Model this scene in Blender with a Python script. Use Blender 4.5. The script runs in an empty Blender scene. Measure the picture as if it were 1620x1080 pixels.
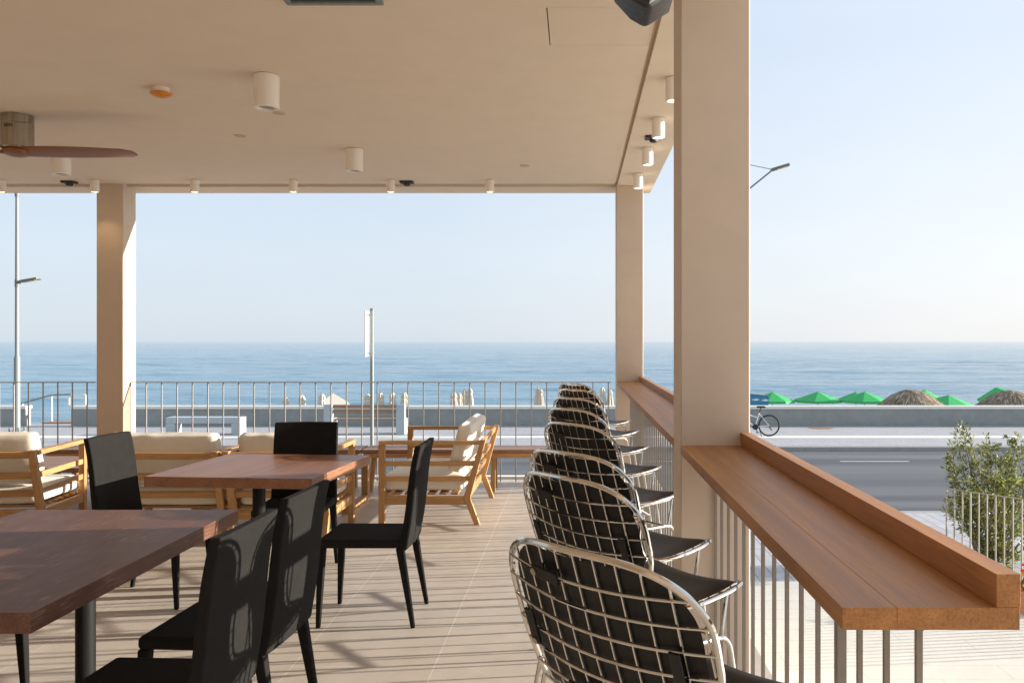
import bpy, bmesh, math, random
from mathutils import Vector, Matrix, noise, Euler
random.seed(7)
R = math.radians
scene = bpy.context.scene
C = bpy.data.collections.new('place'); scene.collection.children.link(C)
F = 1350.0; PX, PY, H = 912.0, 540.0, 1.5
def at(px, d): return (px - PX) * d / F
def zt(py, d): return H - (py - PY) * d / F
STREET = -1.5

# ------------------------------------------------------------------ materials
def nm(name):
    m = bpy.data.materials.new(name); m.use_nodes = True
    nt = m.node_tree
    return m, nt, nt.nodes['Principled BSDF']
def node(nt, t, **kw):
    n = nt.nodes.new(t)
    for k, v in kw.items():
        if k in n.inputs: n.inputs[k].default_value = v
        else: setattr(n, k, v)
    return n
def ramp(nt, stops):
    r = nt.nodes.new('ShaderNodeValToRGB'); e = r.color_ramp.elements
    while len(e) < len(stops): e.new(0.5)
    for i, (p, c) in enumerate(stops):
        e[i].position = p; e[i].color = (c[0], c[1], c[2], 1) if not isinstance(c, (int, float)) else (c, c, c, 1)
    return r
def coords(nt, scale=(1, 1, 1), src='Object', rot=(0, 0, 0)):
    tc = nt.nodes.new('ShaderNodeTexCoord'); mp = nt.nodes.new('ShaderNodeMapping')
    mp.inputs['Scale'].default_value = scale; mp.inputs['Rotation'].default_value = rot
    nt.links.new(tc.outputs[src], mp.inputs['Vector']); return mp
def mixc(nt, fac, a, b, mode='MIX'):
    m = nt.nodes.new('ShaderNodeMix'); m.data_type = 'RGBA'; m.blend_type = mode
    for s, v in ((m.inputs[0], fac), (m.inputs[6], a), (m.inputs[7], b)):
        if hasattr(v, 'links') or isinstance(v, bpy.types.NodeSocket): nt.links.new(v, s)
        elif isinstance(v, (int, float)): s.default_value = v
        else: s.default_value = (v[0], v[1], v[2], 1)
    return m.outputs[2]
def bump(nt, b, h, strength=.2, dist=.01, normal=None):
    n = node(nt, 'ShaderNodeBump', Strength=strength, Distance=dist)
    nt.links.new(h, n.inputs['Height'])
    if normal: nt.links.new(normal, n.inputs['Normal'])
    nt.links.new(n.outputs[0], b.inputs['Normal']); return n.outputs[0]
def mottled(name, c, var=.12, scale=3, rough=.6, bs=0.0, bscale=60, metal=0, fine=0.0, spec=.5):
    m, nt, b = nm(name)
    mp = coords(nt, (scale,) * 3)
    n = node(nt, 'ShaderNodeTexNoise', Detail=6, Roughness=.6); nt.links.new(mp.outputs[0], n.inputs['Vector'])
    lo = [x * (1 - var) for x in c]; hi = [min(1, x * (1 + var)) for x in c]
    r = ramp(nt, [(.3, lo), (.7, hi)]); nt.links.new(n.outputs[0], r.inputs[0])
    out = r.outputs[0]
    if fine:
        m2 = coords(nt, (bscale,) * 3); n2 = node(nt, 'ShaderNodeTexNoise', Detail=3); nt.links.new(m2.outputs[0], n2.inputs['Vector'])
        r2 = ramp(nt, [(.35, 1 - fine), (.65, 1 + 0 * fine)]); nt.links.new(n2.outputs[0], r2.inputs[0])
        out = mixc(nt, 1.0, out, r2.outputs[0], 'MULTIPLY')
    nt.links.new(out, b.inputs['Base Color'])
    b.inputs['Roughness'].default_value = rough; b.inputs['Metallic'].default_value = metal
    b.inputs['Specular IOR Level'].default_value = spec
    if bs:
        m3 = coords(nt, (bscale,) * 3); n3 = node(nt, 'ShaderNodeTexNoise', Detail=4); nt.links.new(m3.outputs[0], n3.inputs['Vector'])
        bump(nt, b, n3.outputs[0], bs, .005)
    return m
def wood(name, dark, mid, light, axis='x', rough=.4, gs=22, scr=None, coat=0.0, bs=.12):
    m, nt, b = nm(name)
    s = {'x': (1.3, gs, gs), 'y': (gs, 1.3, gs), 'z': (gs, gs, 1.3)}[axis]
    mp = coords(nt, s)
    n = node(nt, 'ShaderNodeTexNoise', Detail=8, Roughness=.65, Distortion=.6); nt.links.new(mp.outputs[0], n.inputs['Vector'])
    r = ramp(nt, [(.28, dark), (.5, mid), (.74, light)]); nt.links.new(n.outputs[0], r.inputs[0])
    big = coords(nt, tuple(x * .12 for x in s)); n2 = node(nt, 'ShaderNodeTexNoise', Detail=3); nt.links.new(big.outputs[0], n2.inputs['Vector'])
    r2 = ramp(nt, [(.3, .72), (.7, 1.0)]); nt.links.new(n2.outputs[0], r2.inputs[0])
    col = mixc(nt, 1.0, r.outputs[0], r2.outputs[0], 'MULTIPLY')
    rr = ramp(nt, [(.3, rough * .8), (.7, min(1, rough * 1.25))]); nt.links.new(n.outputs[0], rr.inputs[0])
    rough_out = rr.outputs[0]
    if scr:
        sc = coords(nt, tuple(2.2 if x < 5 else 75 for x in s), rot=(0, 0, 0)); n3 = node(nt, 'ShaderNodeTexNoise', Detail=2.5, Roughness=.5); nt.links.new(sc.outputs[0], n3.inputs['Vector'])
        pat = coords(nt, (1.6, 1.6, 1.6)); n4 = node(nt, 'ShaderNodeTexNoise', Detail=2); nt.links.new(pat.outputs[0], n4.inputs['Vector'])
        ra = ramp(nt, [(.55, 0), (.70, .75)]); nt.links.new(n3.outputs[0], ra.inputs[0]); rb = ramp(nt, [(.46, 0), (.62, 1)]); nt.links.new(n4.outputs[0], rb.inputs[0])
        mul = node(nt, 'ShaderNodeMath', operation='MULTIPLY'); nt.links.new(ra.outputs[0], mul.inputs[0]); nt.links.new(rb.outputs[0], mul.inputs[1])
        r3 = ramp(nt, [(0, 0), (1, 1)]); nt.links.new(mul.outputs[0], r3.inputs[0])
        col = mixc(nt, r3.outputs[0], col, scr)
    nt.links.new(col, b.inputs['Base Color']); nt.links.new(rough_out, b.inputs['Roughness'])
    b.inputs['Coat Weight'].default_value = coat; b.inputs['Coat Roughness'].default_value = .25
    bump(nt, b, n.outputs[0], bs, .002)
    return m
def plain(name, c, rough=.5, metal=0.0, spec=.5):
    m, nt, b = nm(name); b.inputs['Base Color'].default_value = (*c, 1); b.inputs['Roughness'].default_value = rough
    b.inputs['Metallic'].default_value = metal; b.inputs['Specular IOR Level'].default_value = spec
    mp = coords(nt, (9, 9, 9)); n = node(nt, 'ShaderNodeTexNoise', Detail=4); nt.links.new(mp.outputs[0], n.inputs['Vector'])
    r = ramp(nt, [(.3, max(.02, rough * .85)), (.7, min(1, rough * 1.2))]); nt.links.new(n.outputs[0], r.inputs[0]); nt.links.new(r.outputs[0], b.inputs['Roughness'])
    return m
def emit(name, c, s):
    m, nt, b = nm(name); b.inputs['Base Color'].default_value = (*c, 1)
    b.inputs['Emission Color'].default_value = (*c, 1); b.inputs['Emission Strength'].default_value = s
    return m
def fabric(name, c, rough=.9, sheen=.3, ws=900, bs=.25, var=.1):
    m, nt, b = nm(name)
    mp = coords(nt, (ws, ws, ws)); v = node(nt, 'ShaderNodeTexNoise', Detail=2); nt.links.new(mp.outputs[0], v.inputs['Vector'])
    m2 = coords(nt, (4, 4, 4)); n2 = node(nt, 'ShaderNodeTexNoise', Detail=5); nt.links.new(m2.outputs[0], n2.inputs['Vector'])
    r = ramp(nt, [(.3, [x * (1 - var) for x in c]), (.7, [min(1, x * (1 + var)) for x in c])]); nt.links.new(n2.outputs[0], r.inputs[0])
    r2 = ramp(nt, [(.3, .8), (.7, 1.0)]); nt.links.new(v.outputs[0], r2.inputs[0])
    nt.links.new(mixc(nt, 1.0, r.outputs[0], r2.outputs[0], 'MULTIPLY'), b.inputs['Base Color'])
    b.inputs['Roughness'].default_value = rough; b.inputs['Sheen Weight'].default_value = sheen; b.inputs['Sheen Roughness'].default_value = .5
    m3 = coords(nt, (14, 14, 14)); n3 = node(nt, 'ShaderNodeTexNoise', Detail=3); nt.links.new(m3.outputs[0], n3.inputs['Vector'])
    o1 = node(nt, 'ShaderNodeBump', Strength=bs, Distance=.012); nt.links.new(n3.outputs[0], o1.inputs['Height'])
    bump(nt, b, v.outputs[0], .15, .001, o1.outputs[0])
    return m
M = {}
M['paint'] = mottled('column_paint', (.60, .485, .38), .03, 1.2, .75, .05, 90)
M['ceil'] = mottled('ceiling_paint', (.745, .625, .49), .02, .8, .85, .03, 70)
M['groove'] = plain('shadow_gap', (.55, .44, .33), .9)
M['lampwhite'] = plain('white_lamp_enamel', (.80, .74, .66), .45)
M['steel'] = mottled('taupe_powder_coated_steel', (.27, .235, .195), .06, 12, .5, spec=.4)
M['steelgrey'] = mottled('grey_painted_steel', (.35, .34, .32), .06, 12, .5, spec=.4)
M['galv'] = mottled('galvanised_steel', (.21, .228, .218), .08, 8, .5, metal=.1)
M['chrome'] = plain('chrome', (.62, .60, .565), .10, 1.0)
M['brushed'] = wood('brushed_nickel', (.40, .36, .29), (.43, .385, .315), (.46, .41, .34), 'z', .3, 60, bs=.02); M['brushed'].node_tree.nodes['Principled BSDF'].inputs['Metallic'].default_value = 1
M['blackplastic'] = plain('black_plastic', (.018, .018, .019), .45)
M['pad'] = mottled('black_leatherette', (.007, .006, .0055), .2, 6, .45, .1, 240, spec=.3)
M['blackcloth'] = fabric('black_chair_fabric', (.017, .0155, .0145), .9, .0, 1400, .06); M['blackcloth'].node_tree.nodes['Principled BSDF'].inputs['Specular IOR Level'].default_value = .12
M['cream'] = fabric('cream_canvas', (.80, .74, .64), .95, .1, bs=.10, var=.02)
M['legblack'] = plain('black_powder_coat', (.010, .0095, .009), .55, spec=.2)
for ax in 'xyz':
    M['teak_' + ax] = wood('teak_' + ax, (.36, .185, .07), (.52, .285, .11), (.64, .37, .165), ax, .5, 18)
    M['walnut_' + ax] = wood('stained_tabletop_' + ax, (.060, .022, .012), (.125, .047, .026), (.20, .082, .047), ax, .48, 24, scr=(.36, .24, .19) if ax == 'y' else None, coat=.03)
    M['bar_' + ax] = wood('bar_top_wood_' + ax, (.28, .112, .031), (.45, .195, .058), (.55, .27, .093), ax, .45, 38, coat=.0); M['bar_' + ax].node_tree.nodes['Principled BSDF'].inputs['Specular IOR Level'].default_value = .35
M['walnut2'] = wood('stained_tabletop_plain', (.16, .068, .034), (.285, .125, .063), (.41, .205, .112), 'y', .42, 30, coat=.05)
M['walnut2x'] = wood('stained_boards', (.20, .10, .055), (.32, .17, .10), (.42, .24, .15), 'x', .45, 22)
M['bladewood'] = wood('fan_blade_wood', (.16, .055, .018), (.26, .095, .03), (.34, .14, .05), 'x', .4, 16)
M['concrete'] = mottled('grey_concrete', (.40, .41, .40), .1, 2.2, .85, .2, 40, fine=.12)
M['wallgrey'] = mottled('grey_rendered_wall', (.31, .325, .31), .1, .7, .9, .15, 25, fine=.1)
M['coping'] = mottled('pale_coping', (.78, .74, .66), .05, 2, .7)
M['benchgrey'] = mottled('pale_blue_grey_concrete', (.40, .45, .48), .05, 3, .8)
M['benchwood'] = wood('bench_slat_wood', (.24, .14, .075), (.34, .21, .12), (.44, .29, .18), 'x', .6, 16)
M['sand'] = mottled('sand', (.52, .45, .36), .1, .5, .95, .2, 8)
M['whitepaint'] = plain('white_paint', (.74, .74, .73), .6)
M['offwhite'] = fabric('off_white_parasol_cloth', (.62, .57, .48), .95, .1, 300, .3, .05)
M['wornpaint'] = mottled('worn_road_paint', (.42, .42, .42), .2, 6, .8)
M['kerb'] = mottled('kerb_stone', (.36, .345, .33), .08, 2, .85)
M['orange'] = plain('orange_dust_cover', (.62, .22, .02), .35)
M['lens'] = emit('lit_lens', (1.0, .80, .50), 4.5)
M['lensoff'] = plain('dark_lens', (.25, .23, .2), .2)
M['rubber'] = plain('black_rubber', (.02, .02, .02), .7)
M['bikewhite'] = plain('white_bike_enamel', (.75, .75, .74), .3)
M['led'] = plain('led_window', (.75, .62, .22), .3)
M['lamphead'] = plain('dark_grey_cast', (.16, .17, .17), .5)
M['red'] = plain('red_petals', (.65, .03, .02), .6); M['yellow'] = plain('yellow_petals', (.75, .45, .03), .6)
M['leafgreen'] = plain('leaf_green', (.06, .12, .03), .6)
M['terracotta'] = mottled('terracotta', (.42, .18, .09), .1, 5, .8)
M['brownstep'] = wood('wooden_decking', (.25, .14, .09), (.35, .21, .14), (.42, .27, .18), 'x', .7, 8)
M['innerwall'] = mottled('interior_wall_paint', (.74, .62, .50), .05, .6, .85)

def brickish(name, c1, c2, mortar, bw, bh, msize=.012, rough=.8, offset=.5, src='Object', rot=(0, 0, 0), var=.1):
    m, nt, b = nm(name)
    mp = coords(nt, (1, 1, 1), src, rot)
    t = nt.nodes.new('ShaderNodeTexBrick'); t.offset = offset
    for k, v in (('Color1', (*c1, 1)), ('Color2', (*c2, 1)), ('Mortar', (*mortar, 1)), ('Scale', 1.0), ('Mortar Size', msize), ('Brick Width', bw), ('Row Height', bh), ('Bias', 0.0), ('Mortar Smooth', .3)):
        t.inputs[k].default_value = v
    nt.links.new(mp.outputs[0], t.inputs['Vector'])
    n = node(nt, 'ShaderNodeTexNoise', Detail=7, Roughness=.6); m2 = coords(nt, (1.4, 1.4, 1.4), src); nt.links.new(m2.outputs[0], n.inputs['Vector'])
    r = ramp(nt, [(.3, 1 - var * 2), (.7, 1)]); nt.links.new(n.outputs[0], r.inputs[0])
    n5 = node(nt, 'ShaderNodeTexNoise', Detail=4); m5 = coords(nt, (30, 30, 30), src); nt.links.new(m5.outputs[0], n5.inputs['Vector'])
    r5 = ramp(nt, [(.3, 1 - var), (.7, 1)]); nt.links.new(n5.outputs[0], r5.inputs[0])
    col = mixc(nt, 1.0, mixc(nt, 1.0, t.outputs['Color'], r.outputs[0], 'MULTIPLY'), r5.outputs[0], 'MULTIPLY')
    nt.links.new(col, b.inputs['Base Color']); b.inputs['Roughness'].default_value = rough
    bump(nt, b, n5.outputs[0], .08, .004)
    return m
# tile joints run along y, one row of tiles .657 wide in x -> rotate brick so rows run along y
M['floor'] = brickish('cream_porcelain_tile', (.575, .505, .43), (.55, .48, .405), (.72, .67, .60), 2.628, .657, .0028, .5, .5, 'Object', (0, 0, R(90)), .07)
M['lowfloor'] = brickish('pale_terrace_tile', (.74, .68, .58), (.71, .65, .555), (.60, .54, .45), 1.3, .33, .006, .6, .5, 'Object', (0, 0, 0), .05)
M['paver'] = brickish('pale_block_paving', (.52, .51, .52), (.46, .455, .47), (.30, .30, .32), .42, .21, .012, .85, .5, 'Object', (0, 0, R(90)), .08)
M['paver2'] = brickish('promenade_paving', (.47, .465, .475), (.43, .425, .435), (.33, .33, .34), .5, .25, .014, .85, .5, 'Object', (0, 0, 0), .1)
def asphalt():
    m, nt, b = nm('asphalt')
    mp = coords(nt, (.01, .27, 1)); n = node(nt, 'ShaderNodeTexNoise', Detail=1.5, Roughness=.4); nt.links.new(mp.outputs[0], n.inputs['Vector'])
    r = ramp(nt, [(.35, (.085, .09, .10)), (.65, (.165, .168, .175))]); nt.links.new(n.outputs[0], r.inputs[0])
    m2 = coords(nt, (40, 40, 40)); n2 = node(nt, 'ShaderNodeTexNoise', Detail=4); nt.links.new(m2.outputs[0], n2.inputs['Vector'])
    r2 = ramp(nt, [(.3, .72), (.7, 1.0)]); nt.links.new(n2.outputs[0], r2.inputs[0])
    nt.links.new(mixc(nt, 1.0, r.outputs[0], r2.outputs[0], 'MULTIPLY'), b.inputs['Base Color'])
    b.inputs['Roughness'].default_value = .75; bump(nt, b, n2.outputs[0], .3, .01); return m
M['asphalt'] = asphalt()
def water():
    m, nt, b = nm('sea_water')
    b.inputs['Base Color'].default_value = (.012, .085, .125, 1); b.inputs['Roughness'].default_value = .09; b.inputs['IOR'].default_value = 1.75
    mp = coords(nt, (.075, .26, 1)); n = node(nt, 'ShaderNodeTexNoise', Detail=7, Roughness=.62, Distortion=.5); nt.links.new(mp.outputs[0], n.inputs['Vector'])
    q = coords(nt, (.30, 1.1, 1)); nq = node(nt, 'ShaderNodeTexNoise', Detail=4, Roughness=.6); nt.links.new(q.outputs[0], nq.inputs['Vector'])
    o1 = node(nt, 'ShaderNodeBump', Strength=.22, Distance=.25); nt.links.new(nq.outputs[0], o1.inputs['Height'])
    bump(nt, b, n.outputs[0], .35, 1.0, o1.outputs[0])
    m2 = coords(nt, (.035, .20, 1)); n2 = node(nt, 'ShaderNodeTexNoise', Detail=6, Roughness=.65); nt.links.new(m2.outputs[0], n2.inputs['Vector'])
    r = ramp(nt, [(.30, (.012, .09, .15)), (.47, (.075, .23, .33)), (.70, (.20, .37, .46))]); nt.links.new(n2.outputs[0], r.inputs[0]); nt.links.new(r.outputs[0], b.inputs['Base Color'])  # dark and pale streaks of wave reflection painted into the base colour
    return m
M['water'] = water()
def cloth_tl(name, c, tl=.35):
    m, nt, b = nm(name); b.inputs['Base Color'].default_value = (*c, 1); b.inputs['Roughness'].default_value = .7
    t = nt.nodes.new('ShaderNodeBsdfTranslucent'); t.inputs['Color'].default_value = (*c, 1)
    mx = nt.nodes.new('ShaderNodeMixShader'); mx.inputs[0].default_value = tl
    nt.links.new(b.outputs[0], mx.inputs[1]); nt.links.new(t.outputs[0], mx.inputs[2])
    nt.links.new(mx.outputs[0], nt.nodes['Material Output'].inputs['Surface']); 
    mp = coords(nt, (6, 6, 6)); n = node(nt, 'ShaderNodeTexNoise', Detail=3); nt.links.new(mp.outputs[0], n.inputs['Vector']); bump(nt, b, n.outputs[0], .3, .03)
    return m
M['greencloth'] = cloth_tl('green_parasol_cloth', (.06, .52, .15), .22)
M['creamcloth'] = cloth_tl('cream_parasol_cloth', (.72, .68, .60), .3)
def leafmat():
    m, nt, b = nm('olive_leaf')
    g = nt.nodes.new('ShaderNodeNewGeometry')
    r = ramp(nt, [(0, (.045, .06, .015)), (.35, (.13, .155, .03)), (.75, (.29, .31, .06)), (1, (.46, .46, .22))])
    nt.links.new(g.outputs['Random Per Island'], r.inputs[0]); nt.links.new(r.outputs[0], b.inputs['Base Color']); b.inputs['Roughness'].default_value = .45
    t = nt.nodes.new('ShaderNodeBsdfTranslucent'); nt.links.new(r.outputs[0], t.inputs['Color'])
    mx = nt.nodes.new('ShaderNodeMixShader'); mx.inputs[0].default_value = .3
    nt.links.new(b.outputs[0], mx.inputs[1]); nt.links.new(t.outputs[0], mx.inputs[2]); nt.links.new(mx.outputs[0], nt.nodes['Material Output'].inputs['Surface'])
    return m
M['leaf'] = leafmat()
M['bark'] = mottled('olive_bark', (.20, .16, .12), .25, 20, .9, .4, 60)
def thatchmat():
    m, nt, b = nm('dry_palm_thatch')
    g = nt.nodes.new('ShaderNodeNewGeometry')
    r = ramp(nt, [(0, (.10, .065, .04)), (.4, (.30, .22, .145)), (.8, (.52, .41, .30)), (1, (.72, .62, .50))])
    nt.links.new(g.outputs['Random Per Island'], r.inputs[0]); nt.links.new(r.outputs[0], b.inputs['Base Color']); b.inputs['Roughness'].default_value = .9
    return m
M['thatch'] = thatchmat()
M['kioskblue'] = mottled('blue_painted_board', (.02, .22, .42), .06, 3, .5)

# ------------------------------------------------------------------ mesh helpers
class MB:
    def __init__(s): s.bm = bmesh.new()
    def box(s, c, size, rot=None):
        m = Matrix.Translation(c)
        if rot is not None: m = m @ (rot.to_4x4() if isinstance(rot, Matrix) else Euler(rot).to_matrix().to_4x4())
        bmesh.ops.create_cube(s.bm, size=1, matrix=m @ Matrix.Diagonal((*size, 1))); return s
    def b2(s, a, b):
        return s.box([(a[i] + b[i]) / 2 for i in range(3)], [abs(b[i] - a[i]) for i in range(3)])
    def beam(s, p0, p1, w, h, up=(0, 0, 1), ext=0.0):
        p0, p1 = Vector(p0), Vector(p1); x = (p1 - p0); L = x.length; x.normalize()
        y = Vector(up).cross(x).normalized(); z = x.cross(y)
        m = Matrix((x, y, z)).transposed()
        return s.box((p0 + p1) / 2, (L + ext, w, h), m)
    def tube(s, pts, r, seg=8, closed=False, radii=None):
        pts = [Vector(p) for p in pts]; n = len(pts); rings = []
        prev = None
        for i, p in enumerate(pts):
            if closed: t = pts[(i + 1) % n] - pts[i - 1]
            else: t = pts[min(i + 1, n - 1)] - pts[max(i - 1, 0)]
            t.normalize()
            if prev is None:
                u = t.orthogonal().normalized()
            else:
                u = (prev - t * prev.dot(t)).normalized()
            prev = u; v = t.cross(u); rr = radii[i] if radii else r
            rings.append([s.bm.verts.new(p + (u * math.cos(a) + v * math.sin(a)) * rr) for a in [2 * math.pi * k / seg for k in range(seg)]])
        m = n if closed else n - 1
        for i in range(m):
            a, b = rings[i], rings[(i + 1) % n]
            if closed and i == n - 1:   # best twist match
                off = min(range(seg), key=lambda o: (a[0].co - b[o].co).length); b = b[off:] + b[:off]
            for k in range(seg): s.bm.faces.new((a[k], a[(k + 1) % seg], b[(k + 1) % seg], b[k]))
        if not closed:
            s.bm.faces.new(rings[0][::-1]); s.bm.faces.new(rings[-1])
        return s
    def lathe(s, prof, c=(0, 0, 0), seg=32, fold=0, amp=0.0, cap=True):
        rings = []
        for r, z in prof:
            rings.append([s.bm.verts.new((c[0] + r * (1 + amp * math.cos(fold * a)) * math.cos(a), c[1] + r * (1 + amp * math.cos(fold * a)) * math.sin(a), c[2] + z)) for a in [2 * math.pi * k / seg for k in range(seg)]])
        for a, b in zip(rings, rings[1:]):
            for k in range(seg): s.bm.faces.new((a[k], a[(k + 1) % seg], b[(k + 1) % seg], b[k]))
        if cap: s.bm.faces.new(rings[0][::-1]); s.bm.faces.new(rings[-1])
        return s
    def prism(s, poly, vec):
        a = [s.bm.verts.new(p) for p in poly]; b = [s.bm.verts.new(Vector(p) + Vector(vec)) for p in poly]; n = len(poly)
        s.bm.faces.new(a[::-1]); s.bm.faces.new(b)
        for i in range(n): s.bm.faces.new((a[i], a[(i + 1) % n], b[(i + 1) % n], b[i]))
        return s
    def cushion(s, c, size, n=5, N=14, rot=None, wob=.004, seed=0):
        bm2 = bmesh.new(); bmesh.ops.create_cube(bm2, size=2)
        bmesh.ops.subdivide_edges(bm2, edges=bm2.edges[:], cuts=N + 8, use_grid_fill=True)
        mat = Matrix.Translation(c) @ (Euler(rot).to_matrix().to_4x4() if rot else Matrix())
        vm = {}
        for v in bm2.verts:
            p = v.co; hs = Vector(size) / 2; r = min(.034, min(hs) * .8); q = Vector((p.x * hs.x, p.y * hs.y, p.z * hs.z))
            inn = Vector([max(-(h_ - r), min(h_ - r, c_)) for c_, h_ in zip(q, hs)]); df = q - inn
            if df.length > 1e-9: q = inn + df.normalized() * r
            m_ = min(range(3), key=lambda i_: hs[i_]); f_ = 1.0
            for i_ in range(3):
                if i_ != m_: f_ *= 1 - abs(p[i_]) ** 4
            q[m_] *= .86 + .2 * f_
            q += q.normalized() * wob * noise.noise(Vector((q.x * 9 + seed, q.y * 9, q.z * 9)))
            vm[v] = s.bm.verts.new(mat @ q)
        for f in bm2.faces: s.bm.faces.new([vm[v] for v in f.verts])
        bm2.free(); return s
    def build(s, name, mat, parent=None, smooth=False, bevel=0.0, seg=2, ang=40, loc=None):
        bmesh.ops.recalc_face_normals(s.bm, faces=s.bm.faces[:])
        me = bpy.data.meshes.new(name); s.bm.to_mesh(me); s.bm.free()
        me.materials.append(M[mat] if isinstance(mat, str) else mat)
        if smooth or bevel:
            me.polygons.foreach_set('use_smooth', [True] * len(me.polygons)); me.set_sharp_from_angle(angle=R(ang))
        o = bpy.data.objects.new(name, me); C.objects.link(o)
        if parent: o.parent = parent
        if loc: o.location = loc
        if bevel:
            b = o.modifiers.new('edge', 'BEVEL'); b.width = bevel; b.segments = seg; b.limit_method = 'ANGLE'; b.angle_limit = R(45); b.harden_normals = True
        return o
def tag(o, label=None, cat=None, group=None, kind=None):
    if label: o['label'] = label
    if cat: o['category'] = cat
    if group: o['group'] = group
    if kind: o['kind'] = kind
    return o
def empty(name, loc=(0, 0, 0), rz=0.0):
    o = bpy.data.objects.new(name, None); C.objects.link(o); o.location = loc; o.rotation_euler = (0, 0, rz); o.empty_display_size = .1; return o
def copy_tree(o, parent=None):
    c = o.copy(); C.objects.link(c)
    if parent: c.parent = parent
    for ch in list(o.children): copy_tree(ch, c)
    return c
def structure(mb, name, mat, label=None, **k):
    return tag(mb.build(name, mat, **k), label, None, None, 'structure')
def rounded(p, r=.03, n=4):
    """round the corners of a polyline of 3d points"""
    P = [Vector(q) for q in p]; out = [P[0]]
    for i in range(1, len(P) - 1):
        a, b, c = P[i - 1], P[i], P[i + 1]; d1 = (a - b); d2 = (c - b); k = min(r, d1.length * .45, d2.length * .45)
        A = b + d1.normalized() * k; B = b + d2.normalized() * k
        for j in range(n + 1):
            t = j / n; out.append(A * (1 - t) ** 2 + b * 2 * t * (1 - t) + B * t * t)
    out.append(P[-1]); return out

# ------------------------------------------------------------------ ground, street, sea
structure(MB().b2((-14, -6, -.30), (.88, 9.40, 0)), 'terrace_floor', 'floor')
structure(MB().b2((-14, 9.404, -.32), (.88, 9.52, .012)), 'floor_edge_kerb', 'coping')
structure(MB().b2((-13.9, -5.9, STREET - .2), (.80, 9.3, -.30)), 'terrace_plinth', 'coping')
structure(MB().b2((.90, -30, STREET - .3), (30, 10.7, STREET)), 'lower_terrace_floor', 'lowfloor')
near = [(-80, 10.72), (30, 10.72), (30, 12.9), (8.1, 12.9), (6.5, 15.0), (-80, 15.0)]
structure(MB().prism([(x, y, STREET - .25) for x, y in near], (0, 0, .246)), 'near_pavement', 'paver')
k = MB()
for a, b in (((-80, 15.07), (6.45, 15.07)), ((6.5, 15.07), (8.15, 12.97)), ((8.15, 12.97), (30, 12.97))):
    k.beam((a[0], a[1], STREET - .12), (b[0], b[1], STREET - .12), .14, .24)
structure(k, 'near_kerb', 'kerb', bevel=.012)
g = MB(); g.b2((-400, -80, -1.98), (400, 24.4, -1.70)); structure(g, 'ground', 'sand')
structure(MB().b2((-400, 12.0, -1.72), (400, 24.36, -1.62)), 'road', 'asphalt')
mk = MB()
for i in range(-12, 13):
    x0 = at(1329, 22.2) + i * 5.6
    mk.b2((x0, 22.13, -1.618), (x0 + 1.8, 22.27, -1.614))
structure(mk, 'road_marking', 'wornpaint')
structure(MB().b2((-400, 24.36, -1.75), (400, 24.56, STREET - .004)), 'kerb', 'kerb', bevel=.02)
structure(MB().b2((-400, 24.56, -1.8), (400, 31.2, STREET)), 'promenade', 'paver2')
structure(MB().b2((-400, 26.55, STREET), (400, 27.15, STREET + .004)), 'promenade_stripe', 'coping')
# sea
sv, sf = [], []
ys = [44.0]
while ys[-1] < 700: ys.append(ys[-1] * 1.0062)
while ys[-1] < 26000: ys.append(ys[-1] * 1.09)
NX = 230
for y in ys:
    wdt = y * 1.05 + 12
    amp = min(1, max(.15, (y - 44) / 16)) * (1 if y < 160 else max(.25, 1 - (y - 160) / 900))
    for i in range(NX + 1):
        x = -wdt + 2 * wdt * i / NX
        z = 0
        if y < 2500:
            w = noise.noise(Vector((x / 24, y / 9.0, 3)))
            z = .15 * noise.noise(Vector((x / 13 + 2 * w, y / 2.6, 0))) + .045 * noise.noise(Vector((x / 5, y / 1.25, 7))) + .30 * noise.noise(Vector((x / 45, y / 6.0 + w, 5)))
            sw = math.sin(y / 3.6 + 1.5 * noise.noise(Vector((x / 60, y / 40, 1)))); z += .17 * max(0, sw) ** 3 * (.5 + noise.noise(Vector((x / 30, y / 20, 9))))
        sv.append((x, y, -3.6 + z * amp))
for j in range(len(ys) - 1):
    for i in range(NX):
        a = j * (NX + 1) + i; sf.append((a, a + 1, a + NX + 2, a + NX + 1))
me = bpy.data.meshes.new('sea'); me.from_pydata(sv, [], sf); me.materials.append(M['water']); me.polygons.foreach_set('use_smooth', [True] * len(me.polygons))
o = bpy.data.objects.new('sea', me); C.objects.link(o); tag(o, kind='structure')
bv = []; bf = []
prof = [(31.2, -2.55), (38, -3.05), (47, -3.55), (60, -4.4), (120, -8)]
for y, z in prof:
    for i in range(41): bv.append((-200 + 10 * i, y, z + .05 * noise.noise(Vector((i * .9, y, 2)))))
for j in range(len(prof) - 1):
    for i in range(40): a = j * 41 + i; bf.append((a, a + 1, a + 42, a + 41))
me = bpy.data.meshes.new('beach'); me.from_pydata(bv, [], bf); me.materials.append(M['sand']); me.polygons.foreach_set('use_smooth', [True] * len(me.polygons))
o = bpy.data.objects.new('beach', me); C.objects.link(o); tag(o, kind='structure')
def beachz(y):
    for (a, za), (b, zb) in zip(prof, prof[1:]):
        if a <= y <= b: return za + (zb - za) * (y - a) / (b - a)

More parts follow.
